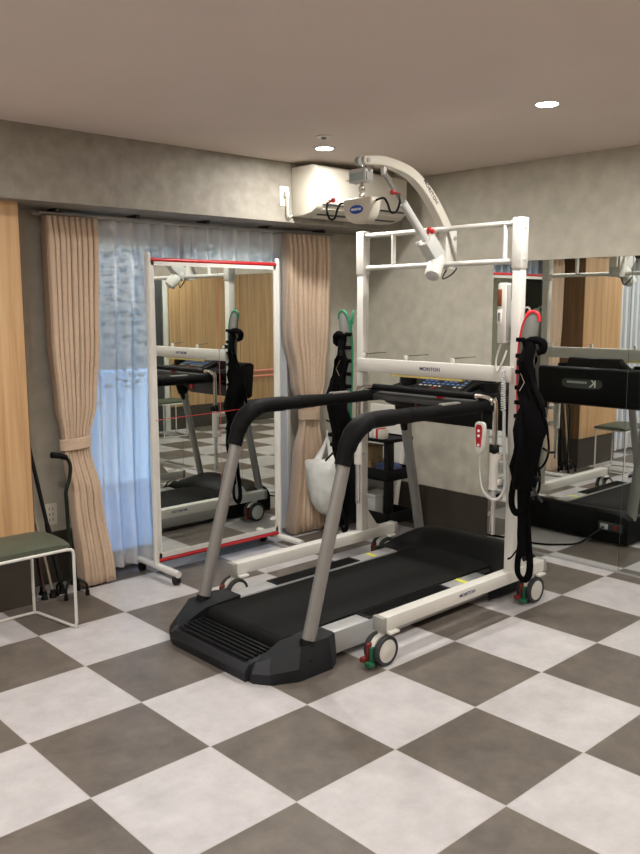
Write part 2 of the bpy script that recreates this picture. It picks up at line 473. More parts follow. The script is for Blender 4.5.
# deck
deck = MB().box((1.1, CY-.30, .05), (2.6, CY+.30, .118))
deck.tube([(1.1, CY-.27, .085), (1.1, CY+.27, .085)], .03, 16)
obj('running_deck', deck, M_black, tm)
b = MB()
sec = []
for k in range(13):
    a = PI/2+PI*k/12
    sec.append((1.07+.036*math.cos(a), .086+.04*math.sin(a)))
poly = [(2.62, .126)]+sec+[(2.62, .05)]
b.prism(poly, 'y', CY-.255, CY+.255)
obj('running_belt', b, M_belt, tm)
for s in (-1, 1):
    r = MB(); y0, y1 = sorted((CY+s*.272, CY+s*.362))
    r.box((1.12, y0, .028), (2.36, y1, .128), .006)
    rail = tag(obj('side_rail', r, M_silver, tm), 'silver side rail')
    g = MB().box((1.47, CY+s*.317-.043, .128), (2.06, CY+s*.317+.043, .133), .002)
    for k in range(11): g.box((1.47+.02, CY+s*(.285+.006*k)-.0012, .133), (2.04, CY+s*(.285+.006*k)+.0012, .1345))
    obj('grip_strip', g, M_black, rail)
    obj('yellow_mark', MB().box((2.175, CY+s*.312-.035, .128), (2.202, CY+s*.312+.035, .1295)), M_yellow, rail)
# rear step cap (nearest the viewer)
c = MB()
out = [(.86, CY-.30), (.90, CY-.36), (1.01, CY-.415), (1.19, CY-.415), (1.24, CY-.385)]
top = [(.895, CY-.285), (.93, CY-.335), (1.03, CY-.398), (1.18, CY-.402), (1.235, CY-.382)]
def capside(s):
    o_ = [(x, CY+(y-CY)*s) for x, y in out]; t_ = [(x, CY+(y-CY)*s) for x, y in top]
    inn = [(1.0, CY-s*.265), (1.235, CY-s*.265)]
    lo = [(x, y, .0) for x, y in o_]+[(1.235, CY-s*.265, .0), (1.0, CY-s*.265, .0), (.86, CY-s*.265, 0)]
    hi = [(t_[0][0]-.012, t_[0][1], .075), (t_[1][0]-.005, t_[1][1]+.0, .1), (t_[2][0], t_[2][1], .135), (t_[3][0], t_[3][1], .14), (t_[4][0], t_[4][1], .138), (1.235, CY-s*.265, .138), (1.03, CY-s*.265, .125), (.905, CY-s*.265, .075)]
    mid = [((a[0]*.75+b_[0]*.25)-(.012 if i < 3 else 0), a[1]*.8+b_[1]*.2-s*.004, .045+.01*(i > 1)) for i, (a, b_) in enumerate(zip(lo, hi))]
    c.quadloop([lo, mid, hi])
capside(1); capside(-1)
# centre step block with ribs
cs = [(.845, 0), (.838, .04), (.862, .07), (.93, .082), (1.02, .086), (1.03, .05), (1.03, 0)]
c.prism(cs, 'y', CY-.268, CY+.268, .004)
cap = obj('step_cap', c, M_bluegrey, tm, angle=25)
rb = MB()
for k in range(6): rb.box((.872+.024*k, CY-.245, .075+.003*min(k, 3)), (.884+.024*k, CY+.245, .0865+.002*min(k, 4)), .002)
obj('tread_rib', rb, M_black, cap)
for s in (-1, 1):
    for (x, z) in ((1.07, .07), (1.17, .06)): obj('cap_screw', MB().cyl((x, CY+s*.392, z), (x, CY+s*.415, z), .008, 10), M_blackg, cap)
# feet
for s in (-1, 1):
    obj('foot', MB().cyl((2.60, CY+s*.30, 0), (2.60, CY+s*.30, .06), .03), M_rubber, tm)
# motor hood (far end)
h = MB()
prof = []
N = 26
rows = []
for j, (fx, z) in enumerate(((0, .015), (.0, .112), (.02, .132), (.10, .158), (.20, .19), (.27, .206), (.37, .212), (.422, .196), (.44, .13), (.44, .015))):
    ring = []
    for i in range(N+1):
        yy = -1+2*i/N
        conc = .24*(1-abs(yy)**3.2)     # concave front edge around the belt
        zz = z
        if z > .12: zz = .12+(z-.12)*(1-.4*abs(yy)**8)
        ring.append((2.31+fx+conc*(1-fx/.44), CY+yy*.392, zz))
    rows.append(ring)
h.quadloop(rows, False, False)
# ends
for i in (0, N):
    h.bm.faces.new([h.bm.verts.new(r[i]) for r in rows])
h.bm.faces.new([h.bm.verts.new(p) for p in rows[0]+list(reversed(rows[-1]))])
bmesh.ops.remove_doubles(h.bm, verts=h.bm.verts, dist=.0005)
hood = obj('motor_hood', h, M_black, tm, angle=50)
pn = MB().box((2.748, .22, .085), (2.756, .385, .14), .004)
pnl = obj('power_panel', pn, M_dgrey, hood)
obj('power_switch', MB().box((2.756, .255, .1), (2.763, .275, .127), .002), M_red, pnl)
obj('power_inlet', MB().box((2.756, .315, .095), (2.771, .365, .13), .003), M_lgrey, pnl)
for s in (-1, 1):
    y = CY+s*.37
    # long leaning front upright
    obj('upright', MB().tube([(1.093, y, .125), (1.335, y, .97)], .029, 20), M_alum, tm)
    obj('upright_collar', MB().tube([(1.091, y, .118), (1.098, y, .142)], .034, 20), M_blackg, tm)
    # padded elbow and handrail
    e = MB()
    e.tube([(1.292, y, .845), (1.325, y, .93), (1.375, y, .988), (1.46, y, 1.018), (1.60, y, 1.020)], [.036, .041, .044, .043, .037, .037], 20, smooth=6)
    elbow = obj('elbow_grip', e, M_foam, tm)
    hr = MB()
    hr.tube([(1.58, y, 1.020), (1.85, y, 1.018), (2.15, y, 1.016), (2.45, y, 1.022)], [.034, .031, .031, .034], 20, smooth=4)
    hr.tube([(1.70, y, 1.019), (1.72, y, 1.019)], .036, 20)
    obj('handrail', hr, M_foam, tm)
    obj('pulse_plate', MB().box((1.93, y-.018, 1.042), (2.06, y+.018, 1.053), .006), M_alum, tm)
    # rear upright up to the console
    u = MB()
    p0, p1 = V((2.67, y, .16)), V((2.52, y, .86))
    u.tube([p0, p1], .034, 20, flat=.62)
    obj('console_upright', u, M_alum, tm)
    bk = MB().tube([(2.535, y, .80), (2.51, y, .88), (2.47, y, 1.02)], [.03, .042, .04], 16, smooth=4)
    obj('upright_bracket', bk, M_black, tm)
# console
cn = MB()
cn.prism([(2.30, 1.00), (2.33, 1.055), (2.62, 1.105), (2.645, 1.09), (2.625, .86), (2.58, .845), (2.46, .93), (2.34, .97)], 'y', CY-.36, CY+.36, .012)
console = obj('console', cn, M_black, tm)
hp = MB()
hp.prism([(2.30, 1.03), (2.305, 1.055), (2.475, 1.122), (2.545, 1.165), (2.575, 1.165), (2.61, 1.10)], 'y', CY-.20, CY+.17, .008)
hump = obj('display_housing', hp, M_blackg, console)
nrm = V((-.067, 0, .17)).normalized(); tx = V((.17, 0, .067)).normalized()
dp = MB()
def onp(u, v, hgt): # u along y, v along slope
    return V((2.305, CY-.015, 1.0555))+tx*v+V((0, 1, 0))*u+nrm*hgt
Rm = Matrix((V((0, -1, 0)), tx, nrm)).transposed().to_4x4()
dp.box(onp(0, .086, .003)-V((.155, .078, .002)), onp(0, .086, .003)+V((.155, .078, .002)), .0, mat=Rm)
obj('display_panel', dp, M_blackg, hump, False)
rng = random.Random(3)
for iv, v in enumerate((.06, .09, .118, .145)):
    for k in range(9):
        u = .13-.0325*k
        if rng.random() < .15: continue
        cpt = onp(u, v, .0062); sz = V((.009, .0055 if iv < 3 else .003, .001))
        obj('indicator_light' if iv in (1, 2) else 'keypad_button', MB().box(cpt-sz, cpt+sz, mat=Rm), M_ledblue if iv in (1, 2) else M_grey, hump, False)
obj('start_button', MB().box(onp(.03, .035, .006)-V((.009, .008, .003)), onp(.03, .035, .006)+V((.009, .008, .003)), mat=Rm), M_red, hump)
for s in (-1, 1):
    cu = MB().lathe([(.001, -.03), (.035, -.03), (.042, .028), (.048, .028), (.05, .0), (.045, -.04)], (2.44, CY+s*.275, 1.085))
    obj('cup_holder', cu, M_blackg, console)
# lower cross bar of the console with the red stop button and safety clip
cb = MB().prism([(2.215, 1.0), (2.22, 1.03), (2.30, 1.042), (2.34, 1.0), (2.30, .985)], 'y', CY-.345, CY+.345, .01)
cbar = obj('front_panel', cb, M_dgrey, console)
obj('stop_button', MB().lathe([(.02, 0), (.022, .012), (.015, .02), (.001, .021)], (2.26, CY-.10, 1.034), (0, 0, 1)), M_red, cbar)
obj('safety_clip', MB().box((2.28, CY+.07, .925), (2.30, CY+.10, .968), .004).tube([(2.29, CY+.085, .96), (2.285, CY+.085, .98), (2.27, CY+.085, 1.0)], .003, 6), M_red, cbar)
# maker's mark on the back of the console: K with a line of small lettering
BX = 2.640
mk = text('emblem', 'K', .075, (BX, CY-.05, 1.0), (0, 1, 0), (-.085, 0, 1), M_print, console, .0015, bold=.001)
ln = MB()
rng = random.Random(5)
yy = CY-.005
for k in range(9):
    w = .010+.003*rng.random()
    ln.box((BX-.003, yy, .998), (BX+.0018, yy+w, 1.012)); yy += w+.004
obj('emblem_lettering', ln, M_lgrey, console, False)
ep = [(CY+.03+.145*math.copysign(abs(math.cos(q))**.35, math.cos(q)), .999+.034*math.copysign(abs(math.sin(q))**.8, math.sin(q))) for q in [2*PI*i/40 for i in range(40)]]
obj('emblem_plate', MB().prism(ep, 'x', BX-.012, BX-.0005), M_dgrey, console)

# power cord on the floor
cd = MB().tube([(2.765, .34, .112), (2.84, .35, .09), (2.92, .42, .02), (3.0, .50, .007), (3.09, .62, .007), (3.12, .85, .007), (3.16, 1.05, .007), (3.20, 1.3, .007)], .006, 8, smooth=6)
obj('power_cord', cd, M_black, tm)

# ------------------------------------------------------------------ walking lift
PX, PYN, PYF = 2.318, .066, 1.094
LY = (PYN+PYF)/2
wlf = thing('walking_lift', 'white steel gait lift frame on castors with curved boom, straddling the treadmill', 'patient lift', (PX, LY, 0))
for y in (PYN, PYF):
    s = -1 if y == PYN else 1
    bb = MB().box((1.372, y-.029, .148), (2.585, y+.029, .208), .004)
    beam = obj('base_beam', bb, M_white, wlf)
    for x0, x1 in ((1.358, 1.385), (2.572, 2.60)):
        obj('end_cap', MB().box((x0, y-.031, .145), (x1, y+.031, .211), .006), M_grey, beam)
    gp = MB().prism([(PX+.027, .205), (PX+.125, .205), (PX+.027, .33)], 'y', y-.01*s-.012, y-.01*s+.012, .002)
    obj('gusset', gp, M_white, beam)
    for x in (1.385, 2.505):
        # twin-wheel braked castor
        cx, cyy = x-.005, y+.0
        fk = MB().cyl((x, cyy, .12), (x, cyy, .15), .018).lathe([(.045, -.016), (.06, -.012), (.06, .012), (.045, .016)], (cx, cyy, .072), (0, 1, 0), 24)
        cast = obj('castor', fk, M_white, wlf)
        for q in (-1, 1):
            wy = cyy+q*.03
            wh = MB().lathe([(.057, -.010), (.062, -.012), (.066, -.006), (.066, .006), (.062, .012), (.057, .010)], (cx, wy, .066), (0, 1, 0), 32)
            obj('wheel', wh, M_rubber, cast)
            hb = MB().lathe([(.001, -.013), (.02, -.0135), (.024, -.0115), (.058, -.0095), (.058, .0095), (.024, .0115), (.02, .0135), (.001, .013)], (cx, wy, .066), (0, 1, 0), 32)
            obj('wheel_hub', hb, M_white, cast)
        obj('brake_pedal', MB().box((cx-.098, cyy-.034, .012), (cx-.069, cyy+.004, .034), .006).box((cx-.075, cyy-.016, .02), (cx-.045, cyy+.0, .092), .006), M_pedalgreen, cast)
        obj('release_pedal', MB().box((cx-.098, cyy+.006, .024), (cx-.069, cyy+.034, .046), .006).box((cx-.078, cyy+.002, .03), (cx-.045, cyy+.016, .105), .006), M_pedalred, cast)
        tab = MB().box((x+.0, cyy-s*0-.05, .135), (x+.06, cyy-.02, .147), .004)
        obj('direction_lock', tab, M_white, cast)
    p = MB().box((PX-.024, y-.024, .205), (PX+.024, y+.024, 1.70), .004)
    obj('post', p, M_white, wlf)
    sl = MB().box((PX-.028, y-.028, 1.675), (PX+.028, y+.028, 1.912), .005)
    slv = obj('post_sleeve', sl, M_white, wlf)
    for z in (1.72, 1.865): obj('bolt', MB().cyl((PX+.0, y-.031, z), (PX+.0, y+.031, z), .007, 12), M_lgrey, slv)
    # ring hook near the middle of the post
    hk = MB().tube([(PX+.012, y+s*.03, 1.49), (PX+.012, y+s*.05, 1.495), (PX+.012, y+s*.06, 1.475), (PX+.012, y+s*.05, 1.455), (PX+.012, y+s*.032, 1.46)], .005, 8, smooth=5)
    obj('hook', hk, M_chrome, wlf)
# top frame
for z in (1.888, 1.712):
    obj('top_rail', MB().cyl((PX, PYN+.03, z), (PX, PYF-.03, z), .0135), M_white, wlf)
for y in (.150, .865):
    obj('rail_strut', MB().cyl((PX, y, 1.712), (PX, y, 1.888), .0125), M_white, wlf)
br = MB()
for q in (-1, 1): br.box((PX+.0, .545+q*.036-.004, 1.69), (PX+.085, .545+q*.036+.004, 1.90), .003)
br.box((PX+.02, .511, 1.69), (PX+.06, .579, 1.90), .003)
obj('boom_bracket', br, M_white, wlf)
# cross beam
xb = MB().box((PX-.045, PYN+.0, 1.138), (PX-.012, PYF+.0, 1.214), .004)
xbeam = obj('cross_beam', xb, M_white, wlf)
text('maker_lettering', 'MORITOH', .026, (PX-.0455, .565, 1.176), (0, -1, 0), (0, 0, 1), M_navy, xbeam, .0006, 1.05, .0003, 1.1)
for y in (.43, .745, 1.055):
    pg = MB().box((PX-.037, y-.008, 1.21), (PX-.02, y+.008, 1.24), .003)
    pgo = obj('rod_peg', pg, M_white, xbeam)
    obj('hanging_rod', MB().cyl((PX-.03, y, 1.238), (PX+.10, y-.05, 1.243), .0028, 8), M_chrome, pgo)
obj('foam_strip', MB().box((PX-.04, .36, 1.124), (PX-.012, .84, 1.137), .004), M_cardy, xbeam)
# lettering on the near base beam
text('beam_lettering', 'MORITOH', .022, (1.86, PYF+.0296, .182), (-1, 0, 0), (0, 0, 1), M_navy, wlf, .0006, 1.05, .0003, 1.15)
text('beam_lettering', 'MORITOH', .022, (1.935, PYN-.0296, .182), (1, 0, 0), (0, 0, 1), M_navy, wlf, .0006, 1.05, .0003, 1.15)
# grab bar: white sleeves on the posts, chrome uprights, foam grip
GX = 2.225
for y, s in ((.115, 1), (1.035, -1)):
    w = MB().cyl((GX, y, .62), (GX, y, .80), .023, 20)
    slv = obj('grab_bar_sleeve', w, M_white, wlf)
    for z in (.655, .775):
        obj('clamp_plate', MB().box((GX, min(y, y-s*.03), z-.014), (PX-.02, max(y, y-s*.03)+.004, z+.014), .003), M_white, slv)
    kn = MB().lathe([(.004, 0), (.008, .03), (.018, .034), (.02, .055), (.012, .062), (.001, .063)], (GX, y, .822), (-.7, -.5 if s > 0 else .5, 0), 14).lathe([(.02, -.02), (.024, -.014), (.024, .014), (.02, .02)], (GX, y, .82), (0, 0, 1), 16)
    obj('clamp_knob', kn, M_black, slv)
for y, q in ((.115, 1), (1.035, -1)):
    gb = MB().tube([(GX, y, .395), (GX, y, .995), (GX, y+q*.015, 1.04), (GX, y+q*.05, 1.06), (GX, y+q*.125, 1.065)], .0135, 16, smooth=5)
    gbo = tag(obj('grab_bar', gb, M_chrome, wlf), 'chrome bent end of the grab bar')
obj('foam_grip', MB().tube([(GX, .235, 1.065), (GX, .915, 1.065)], .0185, 18), M_foam, gbo)
# curved boom
BY = .545
cen = curve([V((1.752, BY, 2.165)), V((1.880, BY, 2.174)), V((2.040, BY, 2.150)), V((2.150, BY, 2.098)), V((2.245, BY, 2.02)), V((2.330, BY, 1.925)), V((2.385, BY, 1.845)), V((2.395, BY, 1.75))], 5)
L_, R_ = [], []
for k, pnt in enumerate(cen):
    tg = (cen[min(k+1, len(cen)-1)]-cen[max(k-1, 0)]).normalized()
    n_ = V((-tg.z, 0, tg.x)); wv = .020+.006*min(1, k/20)
    L_.append(pnt+n_*wv); R_.append(pnt-n_*wv)
nose = [cen[0]+V((-math.sin(a)*.021, 0, math.cos(a)*.021)) for a in [PI*i/8 for i in range(1, 8)]]
poly = [(p_.x, p_.z) for p_ in L_]+[(p_.x, p_.z) for p_ in reversed(R_)]+[(p_.x, p_.z) for p_ in reversed(nose)]
bo = MB().prism(poly, 'y', BY-.026, BY+.026, .006)
boom = obj('boom', bo, M_offwhite, wlf)
obj('boom_pin', MB().cyl((1.757, BY-.031, 2.165), (1.757, BY+.031, 2.165), .011), M_grey, boom)
obj('boom_pin', MB().cyl((2.385, BY-.044, 1.845), (2.385, BY+.044, 1.845), .011), M_grey, boom)
obj('boom_roller', MB().cyl((1.728, BY-.012, 2.158), (1.728, BY+.012, 2.158), .022), M_grey, boom)
td = (V((2.30, 0, 1.925))-V((2.16, 0, 2.07))).normalized()
text('boom_lettering', 'MORITOH', .026, (2.205, BY-.0268, 2.062), (td.x, 0, td.z), (-td.z, 0, td.x), M_dprint, boom, .0006, 1.05, .0003, 1.2)
# actuator
a0, a1 = V((1.89, BY, 2.128)), V((2.345, BY, 1.695))
ad = (a1-a0).normalized()
lug = MB().box((1.878, BY-.012, 2.115), (1.902, BY+.012, 2.158), .006)
obj('actuator_lug', lug, M_lgrey, boom)
obj('actuator_rod', MB().cyl(a0, a0+ad*.24, .013), M_chrome, wlf)
obj('actuator_tube', MB().cyl(a0+ad*.19, a0+ad*.45, .021), M_lgrey, wlf)
mb_ = MB(); Rr = Matrix((V((ad.x, 0, ad.z)), V((0, 1, 0)), V((-ad.z, 0, ad.x)))).transposed().to_4x4()
cc = a0+ad*.515
mb_.box(cc-V((.09, .036, .042)), cc+V((.09, .036, .042)), .012, mat=Rr)
act = obj('actuator_housing', mb_, M_lgrey, wlf)
pd = V((-.62, -.25, -.74)).normalized(); m0 = a0+ad*.56
mt = MB().lathe([(.03, -.02), (.041, 0), (.041, .11), (.036, .122), (.012, .124), (.001, .12)], m0, pd, 24)
mot = obj('actuator_motor', mt, M_white, act)
obj('motor_cap', MB().lathe([(.028, .1235), (.022, .128), (.001, .128)], m0, pd, 18), M_lgrey, mot)
nz = V((-ad.z, 0, ad.x))
rk = MB()
for k, d in enumerate((.405, .43)): rk.ball(a0+ad*d+nz*(.045+.014*k)+V((0, -.01, 0)), .013, 12)
rk.cyl(a0+ad*.42+nz*.02, a0+ad*.42+nz*.05, .006, 8)
obj('release_knob', rk, M_red, act)
obj('cable_clip', MB().box(a0+ad*.41-nz*.05-V((.014, .014, .01)), a0+ad*.41-nz*.05+V((.014, .014, .01)), .004), M_white, act)
obj('actuator_cable', MB().tube([a1+V((0, -.02, -.01)), V((2.31, .52, 1.64)), V((2.33, .48, 1.66)), V((2.335, .45, 1.69))], .004, 8, smooth=5), M_dgrey, act)
# control box on the near post
qb = MB().box((2.262, .098, 1.325), (2.315, .146, 1.61), .008)
ctl = obj('control_box', qb, M_white, wlf)
obj('box_window', MB().box((2.257, .120, 1.50), (2.263, .144, 1.58), .002), mat('brown_translucent', (126, 70, 40), .3), ctl)
obj('box_label', MB().box((2.258, .118, 1.415), (2.263, .143, 1.485), .002), M_paper, ctl)
obj('box_marking', MB().box((2.2565, .128, 1.43), (2.2585, .135, 1.47)), M_dprint, ctl)
obj('box_rib', MB().box((2.268, .093, 1.34), (2.308, .099, 1.60), .003), M_grey, ctl)
obj('box_bracket', MB().box((2.295, .05, 1.40), (2.33, .12, 1.53), .004), M_lgrey, ctl)
cbx = MB().tube([(2.275, .13, 1.32), (2.27, .15, 1.24), (2.268, .14, 1.19), (2.275, .115, 1.24), (2.29, .105, 1.29)], .005, 8, smooth=6)
obj('box_cable', cbx, M_white, ctl)

# ------------------------------------------------------------------ remote control on its coiled cord
rc = thing('remote_control', 'white hand remote with a red keypad hanging beside the grab bar', 'remote control', (2.20, .185, .82))
pr_ = [(a*1.0, b_*.86) for a, b_ in [(-.016, -.085), (-.022, -.05), (-.026, .0), (-.028, .055), (-.024, .075), (-.012, .082), (.012, .082), (.024, .075), (.028, .055), (.026, .0), (.022, -.05), (.016, -.085), (.008, -.10), (-.008, -.10)]]
RY, RZ = .182, .875
rb_ = MB().prism([(RY-a, RZ+b_) for a, b_ in pr_], 'x', 2.19, 2.215, .004)
body = obj('remote_body', rb_, M_white, rc)
fp = [(a*1.0, b_*.86) for a, b_ in [(-.013, -.06), (-.018, .0), (-.02, .05), (-.012, .068), (.012, .068), (.02, .05), (.018, .0), (.013, -.06)]]
obj('keypad', MB().prism([(RY-a, RZ+b_) for a, b_ in fp], 'x', 2.1875, 2.1905), M_red, body, False)
for z in (.028, .004, -.042):
    obj('keypad_button', MB().lathe([(.001, .0), (.007, .0), (.007, .002), (.001, .002)], (2.1878, RY, RZ+z), (-1, 0, 0), 14), M_print, body)
obj('hang_hook', MB().tube([(2.212, RY, RZ+.075), (2.216, RY+.005, RZ+.12), (2.222, RY+.008, 1.02), (2.228, RY+.008, 1.055)], .004, 8, smooth=4), M_blackg, rc)
cdp = [V((2.203, RY, RZ-.10)), V((2.20, RY-.002, RZ-.17)), V((2.197, RY-.012, RZ-.215)), V((2.197, RY-.02, RZ-.25)), V((2.20, RY-.045, RZ-.285)), V((2.22, RY-.08, RZ-.305)), V((2.235, RY-.11, RZ-.28)), V((2.24, RY-.125, RZ-.22)), V((2.243, RY-.11, RZ-.05)), V((2.246, RY-.103, RZ+.13))]
obj('cord', MB().tube(cdp, [.0035, .0035, .0035, .004, .008, .008, .008, .008, .008, .008], 8, smooth=6), M_lgrey, rc)
coil = []
for k in range(0, 17*10):
    a = k/10*2*PI; z = RZ+.13+(k/170)*.19
    coil.append(V((2.246+.010*math.cos(a)+.02*(k/170), RY-.098+.010*math.sin(a)+.02*(k/170), z)))
obj('coiled_cord', MB().tube(coil, .0033, 6), M_lgrey, rc)

# ------------------------------------------------------------------ spreader hanger with scale
hg = thing('lift_hanger', 'cream spreader hanger with weighing scale and black hooks, hanging from the curved boom', 'hanger', (1.795, BY, 2.13))
HX = 1.782; HY = BY+.038
obj('top_shackle', MB().tube([(HX, BY+.016, 2.152), (HX, HY-.004, 2.12)], .009, 10).lathe([(.012, -.01), (.016, 0), (.012, .01)], (HX, BY, 2.128), (0, 1, 0), 14), M_chrome, hg)
dsp = obj('scale_display', MB().box((HX-.028, HY-.048, 2.072), (HX+.028, HY+.062, 2.134), .008), M_lgrey, hg)
obj('display_screen', MB().box((HX-.031, HY-.036, 2.08), (HX-.027, HY+.05, 2.116), .002), M_lcd, dsp)
obj('display_end', MB().box((HX-.022, HY-.053, 2.078), (HX+.022, HY-.046, 2.118), .004), M_grey, dsp)
obj('pull_tab', MB().box((HX-.006, HY+.06, 2.09), (HX+.006, HY+.10, 2.094)), M_cardy, dsp)
obj('swivel', MB().lathe([(.006, .07), (.007, .058), (.015, .05), (.016, .03), (.010, .022), (.014, .012), (.012, 0), (.001, 0)], (HX, HY, 2.005)), M_chrome, hg)
half = [(-.10, .052), (-.103, .03), (-.098, .0), (-.085, -.025), (-.06, -.045), (-.03, -.054)]
op = half+[(-a, b_) for a, b_ in reversed(half)]
op = [(HY-a*.92, 1.945+b_*1.1) for a, b_ in op]
hb = MB().prism(op, 'x', HX-.035, HX+.035, .012, 3)
hbody = obj('hanger_body', hb, M_cream, hg)
ov = [(HY+.043*math.cos(2*PI*i/24)+.0, 1.948+.02*math.sin(2*PI*i/24)) for i in range(24)]
obj('badge', MB().prism(ov, 'x', HX-.0375, HX-.0345), M_blue, hbody)
text('badge_lettering', 'MORITOH', .014, (HX-.0378, HY, 1.948), (0, -1, 0), (0, 0, 1), M_print, hbody, .0004, 1.0, .0006, 1.0)
for s in (-1, 1):
    y0 = HY+s*.088
    hk = MB().tube([(HX, y0, 1.985), (HX, y0+s*.05, 1.99), (HX, y0+s*.075, 1.965), (HX, y0+s*.095, 1.925), (HX, y0+s*.13, 1.925), (HX, y0+s*.15, 1.965), (HX, y0+s*.145, 2.0)], .0055, 10, smooth=6)
    ho = obj('sling_hook', hk, M_blackg, hbody)
    obj('hook_stop', MB().ball((HX, y0+s*.105, 2.01), .0125, 12).cyl((HX, y0+s*.105, 2.01), (HX, y0+s*.15, 2.0), .005, 8), M_red, ho)

# ------------------------------------------------------------------ harness vests on the posts
def harness(y, s, trim, nm, label, zt):
    """board with coloured trim and black webbing, hung on the outer side of a post (s = outward y direction)"""
    X = PX-.045
    hv = thing('lift_harness', label, 'harness', (X, y+s*.06, .9), 'lift harnesses hung on the two posts')
    def Q(u, z, dx=0): return V((X+dx, y+s*u, z))
    # spine board: outline in (u,z), bent back at the top
    path = [(.022, .78), (.018, 1.0), (.012, 1.15), (.014, 1.30), (.030, 1.40), (.055, 1.455), (.085, 1.475), (.112, 1.462), (.118, 1.43), (.112, 1.38), (.100, 1.30), (.092, 1.15), (.09, .95), (.088, .78)]
    pm = MB()
    pm.prism([(y+s*a, b_) for a, b_ in path], 'x', X-.006, X+.008, .003)
    board = obj('spine_board', pm, M_pad, hv)
    obj('edge_trim', MB().tube([Q(a, b_, 0) for a, b_ in path[:-5]], .0085, 10, smooth=4), trim, board)
    obj('hang_loop', MB().tube([Q(.03, 1.38, .01), Q(.032, 1.44, .02), Q(.04, 1.475, .035), Q(.05, 1.46, .045), Q(.05, 1.40, .04)], .009, 8, flat=.4, smooth=5), trim, board)
    # padded body
    bd = MB().lumps([(X-.012, y+s*.075, 1.345, .010, .018), (X-.016, y+s*.072, 1.31, .016, .024), (X-.02, y+s*.074, 1.25, .022, .028), (X-.022, y+s*.072, 1.18, .026, .032), (X-.024, y+s*.078, 1.10, .03, .036),
                     (X-.022, y+s*.095, 1.06, .036, .056), (X-.02, y+s*.105, 1.00, .042, .070), (X-.02, y+s*.10, .92, .042, .070), (X-.02, y+s*.082, .84, .042, .066), (X-.02, y+s*.072, .74, .040, .062), (X-.018, y+s*.07, .69, .034, .060), (X-.016, y+s*.075, .645, .030, .05), (X-.014, y+s*.085, .62, .010, .02)], 30, .024, seed=s*3, freq=22)
    obj('harness_pad', bd, M_web, hv)
    obj('shoulder_roll', MB().tube([Q(.05, 1.335, -.02), Q(.085, 1.345, -.02), Q(.115, 1.345, -.01), Q(.14, 1.33, .0), Q(.142, 1.30, .0), Q(.12, 1.285, -.01)], [.012, .016, .018, .021, .019, .014], 10, smooth=4), M_web, hv)
    obj('chest_flap', MB().tube([Q(.07, 1.24, -.035), Q(.10, 1.20, -.03), Q(.115, 1.13, -.02), Q(.15, 1.06, -.01), Q(.165, .99, .0)], [.016, .022, .026, .03, .018], 10, flat=.4, smooth=5), M_web, hv)
    for k, z in enumerate((1.345, 1.27, 1.195, 1.12, 1.05, .985)):
        st = MB().box((X-.022, min(y+s*.008, y+s*.05), z-.010), (X-.004, max(y+s*.008, y+s*.05), z+.010), .003)
        obj('lacing_strap', st, M_web, hv)
    # loops of webbing at the outer side, a gap between them and the pad
    obj('arm_loop', MB().tube([Q(.14, 1.02, -.01), Q(.172, .97, .0), Q(.182, .90, .005), Q(.185, .83, .01), Q(.165, .77, .01), Q(.13, .73, .0)], .011, 8, flat=.5, smooth=6), M_web, hv)
    obj('arm_loop', MB().tube([Q(.12, .80, -.02), Q(.15, .74, -.01), Q(.152, .66, -.005), Q(.13, .60, .0)], .012, 8, flat=.5, smooth=6), M_web, hv)
    for (pts, r) in (([Q(.055, 0.660, -.02), Q(.062, 0.524, -.02), Q(.062, 0.372, -.012), Q(.048, 0.271, -.008), Q(.050, 0.215, -.004), Q(.075, 0.190, 0), Q(.10, 0.207, .004), Q(.112, 0.271, 0), Q(.105, 0.389, -.01), Q(.10, 0.524, -.02), Q(.095, 0.680, -.02)], .017),
                     ([Q(.08, 0.660, -.035), Q(.08, 0.524, -.032), Q(.078, 0.423, -.03), Q(.082, 0.317, -.026)], .024),
                     ([Q(.035, 0.700, -.03), Q(.018, 0.609, -.03), Q(.022, 0.549, -.03), Q(.05, 0.524, -.036), Q(.085, 0.549, -.036), Q(.10, 0.626, -.03)], .018)):
        obj('leg_strap', MB().tube(pts, r, 8, flat=.22, smooth=6), M_web, hv)
    obj('strap_end', MB().tube([Q(.055, 0.338, -.03), Q(.035, 0.301, -.045), Q(.02, 0.292, -.05)], .009, 8, flat=.4, smooth=4), M_web, hv)
    obj('buckle', MB().box(Q(.15, .70, -.02)-V((.01, .016, .012)), Q(.15, .70, -.02)+V((.01, .016, .012)), .004), M_blackg, hv)
    obj('buckle', MB().cyl(Q(.13, .66, -.03), Q(.19, .60, -.04), .006, 8), M_blackg, hv)
    obj('buckle', MB().tube([Q(.16, .845, .0), Q(.20, .83, .0), Q(.225, .835, .0)], .006, 8, smooth=3), M_blackg, hv)
    obj('buckle', MB().box(Q(.05, 1.24, -.05)-V((.006, .012, .014)), Q(.05, 1.24, -.05)+V((.006, .012, .014)), .003), M_blackg, hv)
    obj('chrome_buckle', MB().tube([Q(.055, 1.20, -.05), Q(.085, 1.15, -.055), Q(.06, 1.11, -.055)], .0025, 6), M_chrome, hv)
    return hv
harness(PYN-.028, -1, M_redfab, 'r', 'black webbing harness with red-edged board hanging on the right lift post', 0)
harness(PYF+.028, 1, M_greenfab, 'g', 'black webbing harness with green-edged board hanging on the left lift post', 0)

